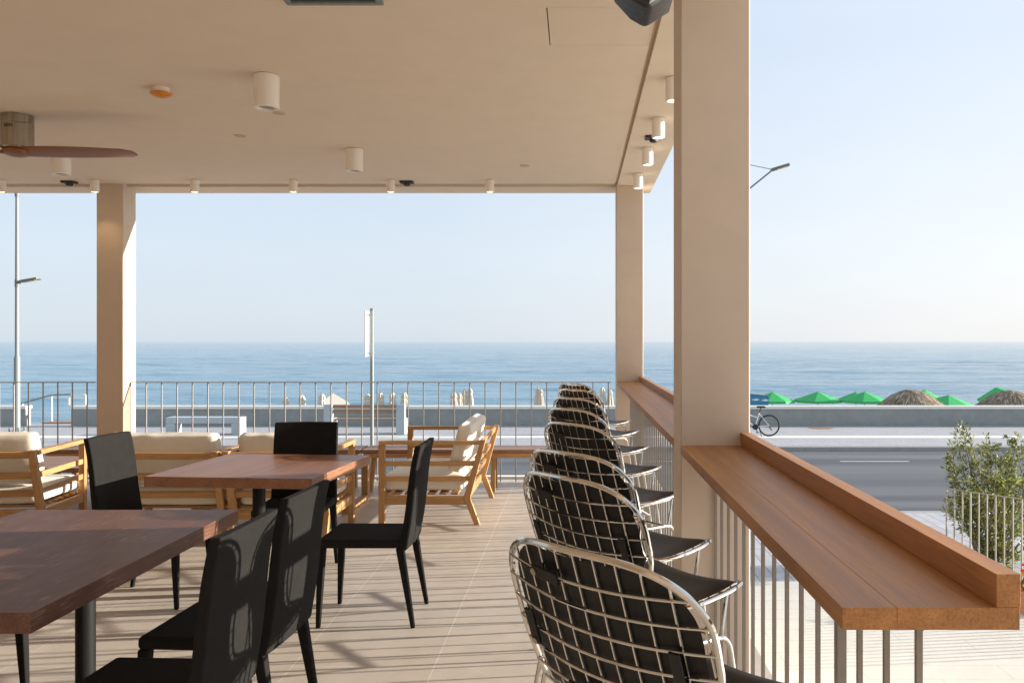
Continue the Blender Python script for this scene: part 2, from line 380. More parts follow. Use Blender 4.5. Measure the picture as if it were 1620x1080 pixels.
# sea wall, two lengths with the stair gap between
def seawall(x0, x1, label):
    e = empty('sea_wall', ((x0 + x1) / 2, 30.45, STREET)); L = x1 - x0
    MB().b2((-L / 2, -.13, -1.2), (L / 2, .16, .60)).build('wall_body', 'wallgrey', e)
    MB().b2((-L / 2 - .03, -.17, .60), (L / 2 + .03, .20, .71)).build('coping', 'coping', e, bevel=.015)
    return tag(e, label, 'wall', 'low sea walls')
seawall(-140, at(40, 30.3), 'short end of low grey sea wall left of the stair gap, behind the lamp post')
seawall(at(112, 30.3), 120, 'long low grey sea wall with pale coping running right from the stair gap along the beach')
structure(MB().b2((at(41, 30.3), 31.21, -1.6), (at(111, 30.3), 32.0, -1.46)), 'stair_landing', 'brownstep')

# ------------------------------------------------------------------ roof and columns
roof = empty('terrace_roof', (0, 0, 3.13)); tag(roof, 'beige flat terrace roof with plain painted ceiling and narrow shadow gap', 'roof')
CZ = 3.15
cl = MB(); X1, Y1 = .405, 8.945
hx0, hx1, hy0, hy1 = -.144, .395, 4.23, 4.76
t = .0008; tg = .006
# ceiling panel with the access hatch opening
for a, b in (((-14, -6), (hx0 - tg, Y1)), ((hx0 - tg, -6), (hx1 + t, hy0 - tg)), ((hx0 - tg, hy1 + t), (hx1 + t, Y1)), ((hx1 + t, -6), (X1, Y1))):
    cl.b2((a[0], a[1], CZ - 3.13), (b[0], b[1], CZ - 3.13 + .12))
cl.build('ceiling', 'ceil', roof)
MB().b2((hx0, hy0, CZ - 3.13 + .001), (hx1, hy1, CZ - 3.13 + .1)).build('access_hatch', 'ceil', roof)
MB().b2((X1 + .026, -6, 0.005), (.81, 9.42, .34)).build('edge_beam', 'ceil', roof)
MB().b2((-14, Y1 + .095, 0.005), (X1 + .026, 9.42, .34)).build('edge_beam', 'ceil', roof)
MB().b2((-14, -6, .141), (X1 + .026, Y1 + .095, .32)).build('roof_slab', 'groove', roof)
MB().b2((X1 + .001, -6, .048), (X1 + .025, Y1 + .09, .14)).build('gap_trim', 'ceil', roof)
def column(x, y, label, w=.28, dpt=.26, base=0.0):
    m = MB(); m.b2((-w / 2, -dpt / 2, base), (w / 2, dpt / 2, 3.262))
    o = m.build('column', 'paint', bevel=.006, loc=(x, y, 0)); tag(o, label, 'column', 'beige roof columns'); return o
column(.562, 3.58, 'thick beige column nearest the camera, between the two bar counters')
column(.560, 9.08, 'beige column at the far end of the bar, right of the row of wire stools')
column(-4.895, 9.08, 'beige column on the left with its right side in bright sunlight')
# interior walls behind the viewer (the building the terrace belongs to)
b = empty('building_wall', (-6.6, -5.2, 0)); tag(b, 'brown painted rear wall of the terrace building', 'wall')
MB().b2((-7.4, -.3, 0), (7.48, 0, 3.15)).build('wall_face', 'innerwall', b)
b = empty('building_wall', (-13.7, 0, 0)); tag(b, 'brown painted side wall closing the terrace on the left', 'wall')
MB().b2((-.3, -5.1, 0), (0, 4.5, 3.15)).build('wall_face', 'innerwall', b)

# ------------------------------------------------------------------ ceiling things
def downlight(x, y, r, h, lit, z=CZ):
    e = empty('ceiling_spotlight', (x, y, z))
    MB().lathe([(r * .86, 0), (r, -.004), (r, -h + .003), (r * .97, -h), (r * .74, -h), (r * .66, -h + .02), (r * .4, -h + .03)], seg=40, cap=True).build('housing', 'lampwhite', e, smooth=True, ang=35)
    MB().lathe([(r * .64, -h + .012), (r * .64, -h + .016)], seg=24).build('lens', 'lens' if lit else 'lensoff', e)
    if lit:
        l = bpy.data.lights.new('lamp_light', 'SPOT'); l.energy = 2.2; l.color = (1, .70, .40); l.spot_size = R(95); l.spot_blend = .7; l.shadow_soft_size = .02
        lo = bpy.data.objects.new('lamp_light', l); C.objects.link(lo); lo.parent = e; lo.location = (0, 0, -h - .01)
    return e
gsp = 'unlit wide cylinder spotlights on the ceiling'
tag(downlight(-1.925, 5.30, .077, .205, False), 'largest white cylinder spotlight, beside two flush discs on the ceiling', 'spotlight', gsp)
tag(downlight(-1.91, 7.33, .074, .19, False), 'wide white cylinder spotlight in the middle of the ceiling, close to the sea-side edge', 'spotlight', gsp)
tag(downlight(-4.43, 7.33, .078, .22, False), 'wide white cylinder spotlight just below the wooden fan blade', 'spotlight', gsp)
gs2 = 'small lit spotlights along the sea-side edge of the ceiling'
dz = 8.72
for px, lab in ((2, 'cut off at the far left'), (150, 'at the top of the left column'), (308, 'first one right of the left column'), (464, 'third one left of the far right column'), (618, 'next to the small black ceiling sensor'), (775, 'nearest the far right column')):
    e = downlight(at(px, dz), dz, .043, .125, True); tag(e, 'small lit spotlight on the sea-side ceiling edge, ' + lab, 'spotlight', gs2)
gs3 = 'small lit spotlights in the strip above the bar'
for d, lab in ((5.30, 'half hidden by the near column'), (6.26, 'first one wholly visible left of the near column'), (7.22, 'beside the black sensor'), (8.32, 'farthest one, over the far end of the bar')):
    e = downlight(.60, d, .048, .145, True, 3.135); tag(e, 'small lit spotlight above the bar, ' + lab, 'spotlight', gs3)
# flush discs
gd = 'small flush discs in the ceiling'
for (x, y), lab in (((-2.15, 6.17), 'flush grey disc right behind the largest ceiling spotlight'), ((-2.70, 6.85), 'flush grey disc in the ceiling between the orange detector and the sea-side edge'), ((-.487, 8.01), 'flush grey disc in the ceiling on its own near the far right column')):
    o = MB().lathe([(.045, 0), (.045, -.005), (.036, -.007)], seg=28).build('flush_disc', 'groove', loc=(x, y, CZ)); tag(o, lab, 'ceiling disc', gd)
e = empty('smoke_detector', (-2.705, 5.56, CZ)); tag(e, 'white smoke detector with an orange dust cover on the ceiling', 'smoke detector')
MB().lathe([(.05, 0), (.052, -.028), (.046, -.032)], seg=32).build('base', 'lampwhite', e, smooth=True)
MB().lathe([(.056, -.03), (.072, -.036), (.058, -.05), (.03, -.062), (.008, -.066)], seg=32, fold=6, amp=.05).build('dust_cover', 'orange', e, smooth=True, ang=60)
ge = 'small black sensors under the ceiling'
for (x, y, z), lab in (((-5.23, 8.80, CZ), 'small flat black ceiling sensor below the fan blade, left of the left column'), ((-1.75, 8.80, CZ), 'small flat black ceiling sensor beside a lit spotlight on the sea-side edge'), ((.615, 6.81, 3.135), 'small flat black sensor in the strip above the bar')):
    e = empty('ceiling_sensor', (x, y, z)); tag(e, lab, 'sensor', ge)
    MB().box((0, 0, -.012), (.135, .10, .022)).build('plate', 'blackplastic', e, bevel=.006)
    MB().lathe([(.035, -.02), (.032, -.045), (.018, -.05)], seg=20).build('eye', 'blackplastic', e, smooth=True)
e = empty('ceiling_air_vent', (at(532, 4.16), 3.93, CZ)); tag(e, 'grey framed dark air conditioning grille at the top edge of the picture', 'air vent')
fr = MB()
for a, b in (((-.235, -.22), (.235, -.19)), ((-.235, .19), (.235, .22)), ((-.235, -.19), (-.205, .19)), ((.205, -.19), (.235, .19))): fr.b2((a[0], a[1], -.02), (b[0], b[1], 0))
fr.build('frame', 'galv', e, bevel=.004)
sl = MB()
for i in range(12): sl.box((0, -.17 + i * .031, -.009), (.40, .026, .003), (R(35), 0, 0))
sl.build('louvre', 'blackplastic', e)
# speaker
e = empty('hanging_speaker', (.235, 3.02, CZ)); tag(e, 'black wedge shaped speaker hanging from the ceiling beside the near column', 'speaker')
hp = [(-.16, 0.14), (-.145, .02), (-.095, -.10), (-.02, -.165), (.055, -.19), (.145, -.12), (.185, -.02), (.19, .14)]
m = MB(); m.prism([(-.15, -.06, -.22), (-.135, -.08, -.32), (-.095, -.09, -.415), (-.04, -.09, -.475), (.015, -.085, -.505), (.105, -.06, -.44), (.135, -.05, -.34), (.14, -.05, -.22)], (0, .20, 0))
m.build('cabinet', 'blackplastic', e, bevel=.02, seg=3)
MB().prism([(.012, -.092, -.497), (.10, -.066, -.433), (.128, -.056, -.34), (.13, -.056, -.23), (.05, -.086, -.23)], (0, -.012, 0)).build('grille', 'lamphead', e, bevel=.004)
MB().tube([(0, .0, 0), (0, 0, -.24)], .018, 12).build('bracket', 'blackplastic', e, smooth=True)
# fan
e = empty('ceiling_fan', (-4.09, 6.24, CZ)); tag(e, 'ceiling fan with brushed metal motor and long brown wooden blades', 'ceiling fan')
MB().lathe([(.10, 0), (.108, -.004), (.108, -.062), (.105, -.066), (.108, -.07), (.108, -.235), (.10, -.245)], seg=48).build('motor_housing', 'brushed', e, smooth=True, ang=30)
sm = MB()
for i in range(5):
    a = R(-100 + i * 6.5); sm.box((.108 * math.cos(a), .108 * math.sin(a), -.095), (.004, .006, .022), (0, 0, a))
sm.build('vent_slots', 'blackplastic', e)
def blade(sgn):
    m = MB(); secs = []
    for i in range(15):
        u = i / 14; x = .02 + u * .84
        w = (.075 + .035 * math.sin(math.pi * min(.8, u * .95))) * (1 if u < .93 else math.sqrt(max(.3, 1 - ((u - .93) / .085) ** 2)))
        tw = R(28 - 16 * u); th = .012 * (1 - u) + .006; zc = -.262 - .012 * u
        ring = []
        for kx in range(10):
            a = 2 * math.pi * kx / 10; yy = w * math.cos(a); zz = th * math.sin(a)
            ring.append(m.bm.verts.new((sgn * x, sgn * (yy * math.cos(tw) - zz * math.sin(tw)), zc - yy * math.sin(tw) * .5 + zz)))
        secs.append(ring)
    for a, b in zip(secs, secs[1:]):
        for kx in range(10): m.bm.faces.new((a[kx], a[(kx + 1) % 10], b[(kx + 1) % 10], b[kx]))
    m.bm.faces.new(secs[0][::-1]); m.bm.faces.new(secs[-1])
    return m.build('blade', 'bladewood', e, smooth=True)
blade(1); blade(-1)
MB().lathe([(.085, -.245), (.095, -.262), (.085, -.285), (.04, -.30), (.005, -.303)], seg=32).build('hub_cap', 'bladewood', e, smooth=True)

# ------------------------------------------------------------------ fences
def straight_fence(p0, p1, n, h, label, z0=0.0, br=.0058, post_at=(), bot=.045, group=None, wide=.026, start=.5, posts=(), mat='steel'):
    p0, p1 = Vector((*p0, z0)), Vector((*p1, z0)); e = empty('metal_railing', p0); d = p1 - p0; L = d.length; u = d.normalized()
    tag(e, label, 'railing', group)
    rz = math.atan2(u.y, u.x)
    e.rotation_euler.z = rz
    MB().b2((0, -wide / 2, h - .010), (L, wide / 2, h)).build('top_rail', mat, e)
    if bot: MB().b2((0, -.012, bot - .010), (L, .012, bot)).build('bottom_rail', mat, e)
    proto = None
    for i in range(n):
        x = L * (i + start) / (n - 1 + 2 * start) if n > 1 else L / 2
        if proto is None:
            proto = MB().b2((-br, -br, .004), (br, br, h - .0105)).build('baluster', mat, e, loc=(x, 0, 0)); o = proto
        else:
            o = proto.copy(); C.objects.link(o); o.parent = e; o.location = (x, 0, 0)
    for x in posts:
        MB().b2((x - .009, -.0095, 0), (x + .009, .0095, h - .0105)).build('post', mat, e)
    return e
FY = 9.10
xr0, xr1 = at(203.3, FY), at(966, FY)
straight_fence((xr0, FY), (xr1, FY), 32, 1.07, 'long thin taupe metal railing between the left column and the far right column', start=.15, posts=(.012,), mat='steelgrey', br=.0052)
xl1 = at(152, FY)
straight_fence((xl1 - 1.9, FY), (xl1 - .01, FY), 12, 1.07, 'short thin metal railing left of the left column', start=.55, mat='steelgrey', br=.0052)
straight_fence((.56, 3.715), (.56, 8.945), 36, 1.04, 'taupe metal railing with upright bars under the far bar counter', group='railings under the bar', br=.005)
straight_fence((.56, 1.388), (.56, 3.445), 15, 1.04, 'taupe metal railing with upright bars under the near bar counter', group='railings under the bar', posts=(.42,), start=.06, wide=.0112, br=.005)
e = straight_fence((4.76, 11.0), (6.9, 8.45), 33, 1.11, 'pale metal railing standing in front of the olive shrub at street level', z0=STREET, br=.0075, start=.1, posts=(.32,))

# ------------------------------------------------------------------ bar counters
def bar(y0, y1, label):
    L = y1 - y0; e = empty('bar_counter', (.42, y0, 1.045)); tag(e, label, 'bar counter', 'wooden bar counters')
    a = MB(); a.b2((0, 0, 0), (.0860, L, .035)); a.b2((.0864, 0, 0), (.28, L, .0352)); a.build('countertop', 'bar_y', e, bevel=.0006)
    MB().b2((.243, .0, .0353), (.2815, L, .088)).build('upstand', 'bar_y', e, bevel=.0012)
    for yy in (L * .35, L * .62, L * .88): MB().b2((.10, yy - .02, -.007), (.19, yy + .02, -.0005)).build('bracket', 'steel', e)
    return e
bar(1.347, 3.449, 'near orange brown wooden bar counter running from the near column towards the camera')
bar(3.711, 8.949, 'far wooden bar counter between the near column and the far right column')

# ------------------------------------------------------------------ wire bar stools
CL = [(.235, .742), (.21, .752), (.11, .738), (.0, .730), (-.09, .732), (-.155, .748), (-.20, .785), (-.232, .85), (-.262, .93), (-.29, 1.02), (-.322, 1.12)]
def spline(pts, n=90):
    P = [Vector((a, 0, b)) for a, b in pts]; P = [2 * P[0] - P[1]] + P + [2 * P[-1] - P[-2]]; out = []
    for i in range(1, len(P) - 2):
        for j in range(n // (len(P) - 3)):
            t = j / (n // (len(P) - 3)); a, b, c, d = P[i - 1:i + 3]
            out.append(.5 * ((2 * b) + (c - a) * t + (2 * a - 5 * b + 4 * c - d) * t * t + (3 * b - a - 3 * c + d) * t ** 3))
    out.append(P[-2]); return out
SP = spline(CL); SL = [0.0]
for a, b in zip(SP, SP[1:]): SL.append(SL[-1] + (b - a).length)
ST = SL[-1]; S0 = ST - .235; SF = .05
def prof_at(s):
    s = min(max(s, 0), ST - 1e-6)
    lo, hi = 0, len(SL) - 1
    while hi - lo > 1:
        mid = (lo + hi) // 2
        if SL[mid] <= s: lo = mid
        else: hi = mid
    f = (s - SL[lo]) / (SL[hi] - SL[lo]); p = SP[lo].lerp(SP[hi], f); tv = (SP[hi] - SP[lo]).normalized()
    return p, Vector((-tv.z, 0, tv.x)) * -1
def P3(l, s, off=0.0):
    p, n = prof_at(s); n = n if n.z > 0 or n.x > 0 else -n
    u = s / ST; k = .03 + .012 * min(1, max(0, (u - .45) / .3))
    q = p + n * (k * (l / .25) ** 2 + off); q.y = l
    return q
def side_w(s):
    u = s / ST
    keys = [(0, .215), (.12, .235), (.3, .24), (.46, .225), (.6, .232), (.75, .258), (.9, .272), (1, .272)]
    for (a, wa), (b, wb) in zip(keys, keys[1:]):
        if a <= u <= b:
            f = (u - a) / (b - a); f = f * f * (3 - 2 * f); return wa + (wb - wa) * f
    return .27
NE = 3.0
def hw(s):
    if s > S0: return side_w(s) * max(0, 1 - ((s - S0) / (ST - S0)) ** NE) ** (1 / NE)
    if s < SF: return side_w(s) * max(0, 1 - ((SF - s) / SF) ** NE) ** (1 / NE)
    return side_w(s)
def outline():
    right = []
    n = 26
    for i in range(n + 1):      # front edge, centre -> side
        a = math.pi / 2 * i / n; s = SF - SF * max(0, math.cos(a)) ** (2 / NE); right.append((side_w(s) * math.sin(a) ** (2 / NE), s))
    for i in range(1, 30): right.append((side_w(SF + (S0 - SF) * i / 30), SF + (S0 - SF) * i / 30))
    for i in range(n + 1):
        a = math.pi / 2 * i / n; s = S0 + (ST - S0) * math.sin(a) ** (2 / NE); right.append((side_w(s) * max(0, math.cos(a)) ** (2 / NE), s))
    return right
OUT = outline(); RING = OUT + [(-l, s) for l, s in OUT[-2:0:-1]]
def make_stool():
    e = empty('wire_bar_stool')
    m = MB(); m.tube([P3(l, s) for l, s in RING], .0068, 8, closed=True); m.build('rim', 'chrome', e, smooth=True)
    m = MB(); r = .0027
    for i in range(-5, 6):
        l = i * .0495
        ss = [s for _, s in OUT]; ok = [j * ST / 160 for j in range(161) if hw(j * ST / 160) >= abs(l)]
        a, b = min(ok), max(ok); m.tube([P3(l, a + (b - a) * j / 34) for j in range(35)], r, 6)
    s = .055; 
    while s < ST - .02:
        w = hw(s) ; m.tube([P3(-w + 2 * w * j / 16, s, -.0052) for j in range(17)], r, 6); s += .0495
    m.build('wire_grid', 'chrome', e, smooth=True)
    # pad: a slightly smaller cover on the sitter's side
    m = MB(); nl, ns = 14, 48; grid = {}
    for side in (0, 1):
        for j in range(ns + 1):
            s = .012 + (ST - .03) * j / ns
            w = max(.01, hw(s) - .024)
            for i in range(nl + 1):
                f = -1 + 2 * i / nl
                edge = min(1, (1 - abs(f)) * 4, j / 3, (ns - j) / 3); th = .004 + (.010 * edge if side else 0)
                grid[side, j, i] = m.bm.verts.new(P3(w * f, s, th))
    for side in (0, 1):
        for j in range(ns):
            for i in range(nl):
                q = [grid[side, j, i], grid[side, j, i + 1], grid[side, j + 1, i + 1], grid[side, j + 1, i]]
                m.bm.faces.new(q if side else q[::-1])
    for j in range(ns):
        for i in (0, nl): m.bm.faces.new((grid[0, j, i], grid[1, j, i], grid[1, j + 1, i], grid[0, j + 1, i]))
    for i in range(nl):
        for j in (0, ns): m.bm.faces.new((grid[0, j, i], grid[1, j, i], grid[1, j, i + 1], grid[0, j, i + 1]))
    pad = m.build('seat_pad', 'pad', e, smooth=True, ang=50)
    for l0, s0, l1, s1 in ((.045, ST - .062, .125, ST - .062), (-.19, ST - .16, -.19, ST - .25), (.10, ST - .31, .02, ST - .31), (.19, ST - .17, .19, ST - .25)):
        m = MB(); m.beam(P3(l0, s0, -.0125), P3(l1, s1, -.0125), .024, .006, up=prof_at((s0 + s1) / 2)[1]); m.build('strap', 'pad', pad, bevel=.002)
        c = P3(l1 * .9 + l0 * .1, s1 * .9 + s0 * .1, -.017); nn = prof_at(s1)[1]; nn = nn if nn.x > 0 else -nn
        MB().tube([c + nn * .003, c - nn * .002], .0075, 12).build('button', 'brushed', pad, smooth=True, ang=30)
    for sg in (1, -1):
        y = sg
        pts = rounded([(.25, .245 * y, .009), (.185, .185 * y, .615), (-.185, .195 * y, .63), (-.275, .265 * y, .009)], .05, 5)
        MB().tube(pts, .0085, 10).build('leg_frame', 'chrome', e, smooth=True)
        MB().lathe([(.013, 0), (.014, .008), (.009, .012)], (.25, .245 * y, 0), 12).build('foot_cap', 'rubber', e)
        MB().lathe([(.013, 0), (.014, .008), (.009, .012)], (-.275, .265 * y, 0), 12).build('foot_cap', 'rubber', e)
        st = MB(); st.tube([(.15, .186 * y, .618), (.19, .175 * y, .738)], .006, 8); st.tube([(-.13, .192 * y, .630), (-.15, .19 * y, .752)], .006, 8)
        st.tube([(.19, .17 * y, .736), (.10, .19 * y, .738), (-.05, .19 * y, .733), (-.15, .19 * y, .75)], .006, 8); st.build('seat_support', 'chrome', e, smooth=True)
    f = MB()
    f.tube([(.219, -.216, .30), (.219, .216, .30)], .0085, 10)
    f.tube([(-.207, -.235, .52), (-.207, .235, .52)], .0075, 10); f.tube([(.13, .187, .617), (.13, -.187, .617)], .006, 8); f.tube([(-.10, .192, .627), (-.10, -.192, .627)], .006, 8)
    for y in (1, -1): f.tube([(.219, .2155 * y, .30), (-.207, .2125 * y, .52)], .0065, 10)
    f.build('foot_rail', 'chrome', e, smooth=True)
    return e
st0 = make_stool()
SD = [1.62, 2.45, 2.98, 3.99, 4.84, 5.76, 6.79, 7.71]
SA = [44, 40, 43, 41, 40, 42, 43, 41]
SX = [.222, .198, .19, .205, .195, .20, .205, .20]
names = ['chrome wire bar stool nearest the camera, beside the end of the near bar', 'second chrome wire bar stool from the camera, facing the near bar', 'third chrome wire bar stool from the camera, just before the near column', 'fourth chrome wire bar stool from the camera, just past the near column', 'fifth chrome wire bar stool from the camera, at the far bar', 'third from last chrome wire bar stool in the row along the far bar', 'second to last chrome wire bar stool in the row along the far bar', 'last chrome wire bar stool in the row, closest to the sea-side railing']
for i, (d, a) in enumerate(zip(SD, SA)):
    o = st0 if i == 0 else copy_tree(st0)
    o.location = (SX[i], d + .15, 0); o.rotation_euler.z = R(a); tag(o, names[i], 'bar stool', 'wire bar stools along the bar')

# ------------------------------------------------------------------ dining chairs
def make_chair():
    e = empty('dining_chair'); w = .43
    m = MB(); m.b2((-.20, -w / 2, .415), (.235, w / 2, .462)); m.build('seat', 'blackcloth', e, bevel=.016, seg=3)
    # back: curved slab, lofted sections
    m = MB(); rings = []
    N = 16
    for i in range(N + 1):
        u = i / N; z = .405 + u * .55; x = -.212 - .006 * math.sin(u * 6) - .085 * u ** 1.6 - .012 * math.sin(math.pi * u); th = .021 - .004 * u
        wd = w / 2 - .006 * u; zz = z
        sec = []
        for f in (-1, -.75, -.4, 0, .4, .75, 1):
            dip = -.003 * f * f if i == N else 0
            sec.append((x + th - .010 * (1 - f * f), f * wd, zz + dip))
        for f in (1, .75, .4, 0, -.4, -.75, -1):
            dip = -.003 * f * f if i == N else 0
            sec.append((x - th - .010 * (1 - f * f), f * wd, zz + dip))
        rings.append([m.bm.verts.new(p) for p in sec])
    k = len(rings[0])
    for a, b in zip(rings, rings[1:]):
        for j in range(k): m.bm.faces.new((a[j], a[(j + 1) % k], b[(j + 1) % k], b[j]))
    m.bm.faces.new(rings[0][::-1]); m.bm.faces.new(rings[-1])
    m.build('backrest', 'blackcloth', e, bevel=.008, seg=3)
    def leg(top, bot, rt, rb):
        m = MB(); a = []
        for (c, r) in ((top, rt), ((Vector(top) * .5 + Vector(bot) * .5), (rt * .55 + rb * .45)), (bot, rb)):
            c = Vector(c); a.append([m.bm.verts.new(c + Vector((dx * r, dy * r, 0))) for dx, dy in ((-1, -1), (1, -1), (1, 1), (-1, 1))])
        for p, q in zip(a, a[1:]):
            for j in range(4): m.bm.faces.new((p[j], p[(j + 1) % 4], q[(j + 1) % 4], q[j]))
        m.bm.faces.new(a[0]); m.bm.faces.new(a[-1][::-1])
        m.build('leg', 'blackcloth', e, bevel=.006)
    for s in (1, -1):
        leg((.213, s * .193, .416), (.230, s * .205, 0), .021, .0115)
        leg((-.198, s * .193, .416), (-.268, s * .205, 0), .021, .0115)
    return e
ch0 = make_chair()
chairs = [
    ((-1.295, 2.60), 178, 'black fabric dining chair nearest the camera, right of the dark table'),
    ((-1.30, 3.20), 177, 'black fabric dining chair right of the dark table, at its far corner'),
    ((-1.125, 4.68), 180, 'black fabric dining chair right of the lighter table, all four legs in view'),
    ((-1.81, 5.50), -86, 'black fabric dining chair behind the lighter table, its backrest towards the lounge seats'),
    ((-2.46, 5.0), -3, 'black fabric dining chair left of the lighter table with sunlight across its backrest'),
    ((-2.49, 3.30), 0, 'black dining chair left of the dark table, only one leg in view below the tabletop'),
]
for i, ((x, y), a, lab) in enumerate(chairs):
    o = ch0 if i == 0 else copy_tree(ch0)
    o.location = (x, y, 0); o.rotation_euler.z = R(a); tag(o, lab, 'dining chair', 'black dining chairs')

# ------------------------------------------------------------------ dining tables
def table(x, y, rz, L, W, mat, label, legs):
    e = empty('dining_table', (x, y, 0), rz); tag(e, label, 'dining table', 'square edged wooden dining tables')
    MB().b2((-W / 2, -L / 2, .692), (W / 2, L / 2, .75)).build('tabletop', mat, e, bevel=.002)
    for ly in legs:
        MB().lathe([(.037, .012), (.037, .687)], (0, ly, 0), 24).build('leg', 'legblack', e, smooth=True, ang=30)
        MB().b2((-.22, ly - .22, 0), (.22, ly + .22, .012)).build('base_plate', 'legblack', e, bevel=.003)
        MB().b2((-.20, ly - .06, .687), (.20, ly + .06, .692)).build('mounting_plate', 'legblack', e)
    return e
table(-1.982, 3.085, 0, 1.45, .945, 'walnut_y', 'dark scratched reddish brown dining table nearest the camera', (.36, -.36))
table(-1.885, 5.19, R(-5), .97, .965, 'walnut2', 'lighter brown square dining table in front of the cream lounge seats', (-.1,))

# ------------------------------------------------------------------ lounge seats
def lounge(W, label, cat='lounge chair', name='lounge_chair', tagged=False, ncush=1):
    e = empty(name); tag(e, label, cat, 'teak lounge seats with cream cushions')
    h = W / 2; q = .024
    for s in (1, -1):
        y = s * (h - q)
        MB().b2((.375, y - q, 0), (.425, y + q, .655)).build('leg', 'teak_z', e, bevel=.003)
        sh = [(-.445, .655), (-.40, .655), (-.30, .20), (-.395, 0), (-.355, 0), (-.255, .215), (-.262, .28), (-.345, .66), (-.40, .70), (-.452, .69)]
        sh = [(-.452, .695), (-.398, .695), (-.398, .655), (-.27, .225), (-.36, 0), (-.405, 0), (-.325, .22)]
        MB().prism([(a, y - q, b) for a, b in sh], (0, 2 * q, 0)).build('leg', 'teak_z', e, bevel=.003)
        MB().b2((-.392, y - q - .004, .655), (.425, y + q + .004, .688)).build('arm', 'teak_x', e, bevel=.003)
        r = MB()
        for z, xb in ((.50, -.362), (.375, -.327)): r.b2((xb, y - .013, z - .02), (.375, y + .013, z + .022))
        r.build('arm_slat', 'teak_x', e, bevel=.002)
        MB().b2((-.29, y - .015, .165), (.375, y + .015, .235)).build('side_rail', 'teak_x', e, bevel=.002)
    w = h - 2 * q
    MB().b2((.383, -w, .165), (.417, w, .235)).build('front_rail', 'teak_y', e, bevel=.002)
    bk = MB()
    def back(z, hh):
        x = -.42 + (.69 - z) * .305
        bk.box((x, 0, z), (.022, 2 * w, hh), (0, R(-16.5), 0))
    back(.66, .052); back(.50, .05); back(.36, .05)
    bk.build('back_slat', 'teak_y', e, bevel=.002)
    MB().b2((-.285, -w, .165), (-.262, w, .23)).build('rear_rail', 'teak_y', e, bevel=.002)
    ss = MB()
    for i in range(7):
        x = -.22 + i * .095; ss.b2((x, -w, .240), (x + .06, w, .258))
    ss.build('seat_slat', 'teak_y', e, bevel=.002)
    for i in range(ncush):
        wc = 2 * (h - .055) / ncush; yc = -(h - .055) + wc * (i + .5)
        MB().cushion((.075, yc, .332), (.68, wc - .006, .14), 8, seed=i).build('seat_cushion', 'cream', e, smooth=True, ang=80)
        MB().cushion((-.232, yc, .615), (.135, wc - .012, .40), 8, rot=(0, R(-15), 0), seed=i + 5, wob=.008).build('back_cushion', 'cream', e, smooth=True, ang=80)
    if tagged: MB().box((-.437, .18, .665), (.003, .05, .016), (0, R(-16.5), 0)).build('label_tag', 'red', e)
    return e
o = lounge(1.25, 'teak two-seat lounge sofa with cream cushions turned sideways in the middle of the terrace', 'lounge sofa', 'lounge_sofa'); o.location = (-1.195, 7.60, 0); o.rotation_euler.z = R(180)
o = lounge(.95, 'teak lounge seat with cream cushions and a small red tag on its back', 'lounge sofa', 'lounge_sofa', True); o.location = (-3.10, 6.68, 0); o.rotation_euler.z = R(90)
o = lounge(.75, 'teak armchair with cream cushions half hidden behind the lighter table and its black chair'); o.location = (-2.22, 6.69, 0); o.rotation_euler.z = R(90)
o = lounge(.75, 'teak armchair with sunlit cream cushions at the left edge of the photo'); o.location = (-4.43, 6.70, 0); o.rotation_euler.z = R(97)
# coffee tables
def coffee(x0, x1, y0, y1, label):
    e = empty('coffee_table', ((x0 + x1) / 2, (y0 + y1) / 2, 0)); tag(e, label, 'coffee table', 'low wooden coffee tables'); a, b = (x1 - x0) / 2, (y1 - y0) / 2
    t = MB()
    n = 6
    for i in range(n): t.b2((-a, -b + 2 * b * i / n + .002, .36), (a, -b + 2 * b * (i + 1) / n - .002, .40))
    t.build('tabletop', 'walnut2x', e, bevel=.002)
    for s in (1, -1):
        f = MB(); xs = s * (a - .03)
        f.b2((xs - .03, -b, 0), (xs + .03, b, .05)); f.b2((xs - .03, -b, .05), (xs + .03, -b + .09, .36)); f.b2((xs - .03, b - .09, .05), (xs + .03, b, .36))
        f.build('leg_frame', 'teak_y', e, bevel=.003)
coffee(-3.35, -1.98, 7.42, 8.18, 'low wooden coffee table with closed frame legs before the middle lounge seats')
coffee(-5.5, -4.0, 7.42, 8.20, 'low wooden coffee table in front of the left armchair')
# benches along the railing
def lowbench(x0, x1, label):
    L = x1 - x0; e = empty('low_bench', (x0, 8.66, 0)); tag(e, label, 'bench', 'low wooden benches along the railing')
    t = MB()
    for i in range(3): t.b2((0, -.18 + .12 * i + .002, .385), (L, -.18 + .12 * (i + 1) - .002, .425))
    t.build('seat', 'walnut2x', e, bevel=.002)
    MB().b2((.02, -.178, .345), (L - .02, -.150, .384)).build('apron', 'teak_x', e)
    for xx in (.12, 1.30, L - .12):
        for s in (1, -1):
            MB().beam((xx + (s * .05 if xx < .2 else 0), s * .12, 0), (xx, s * .11, .384), .045, .05, up=(0, 1, 0)).build('leg', 'teak_z', e)
lowbench(at(572, 8.48), .02, 'low wooden bench along the railing behind the sideways sofa')
lowbench(-5.3, at(570, 8.48) - .01, 'low wooden bench along the railing behind the left lounge seats')

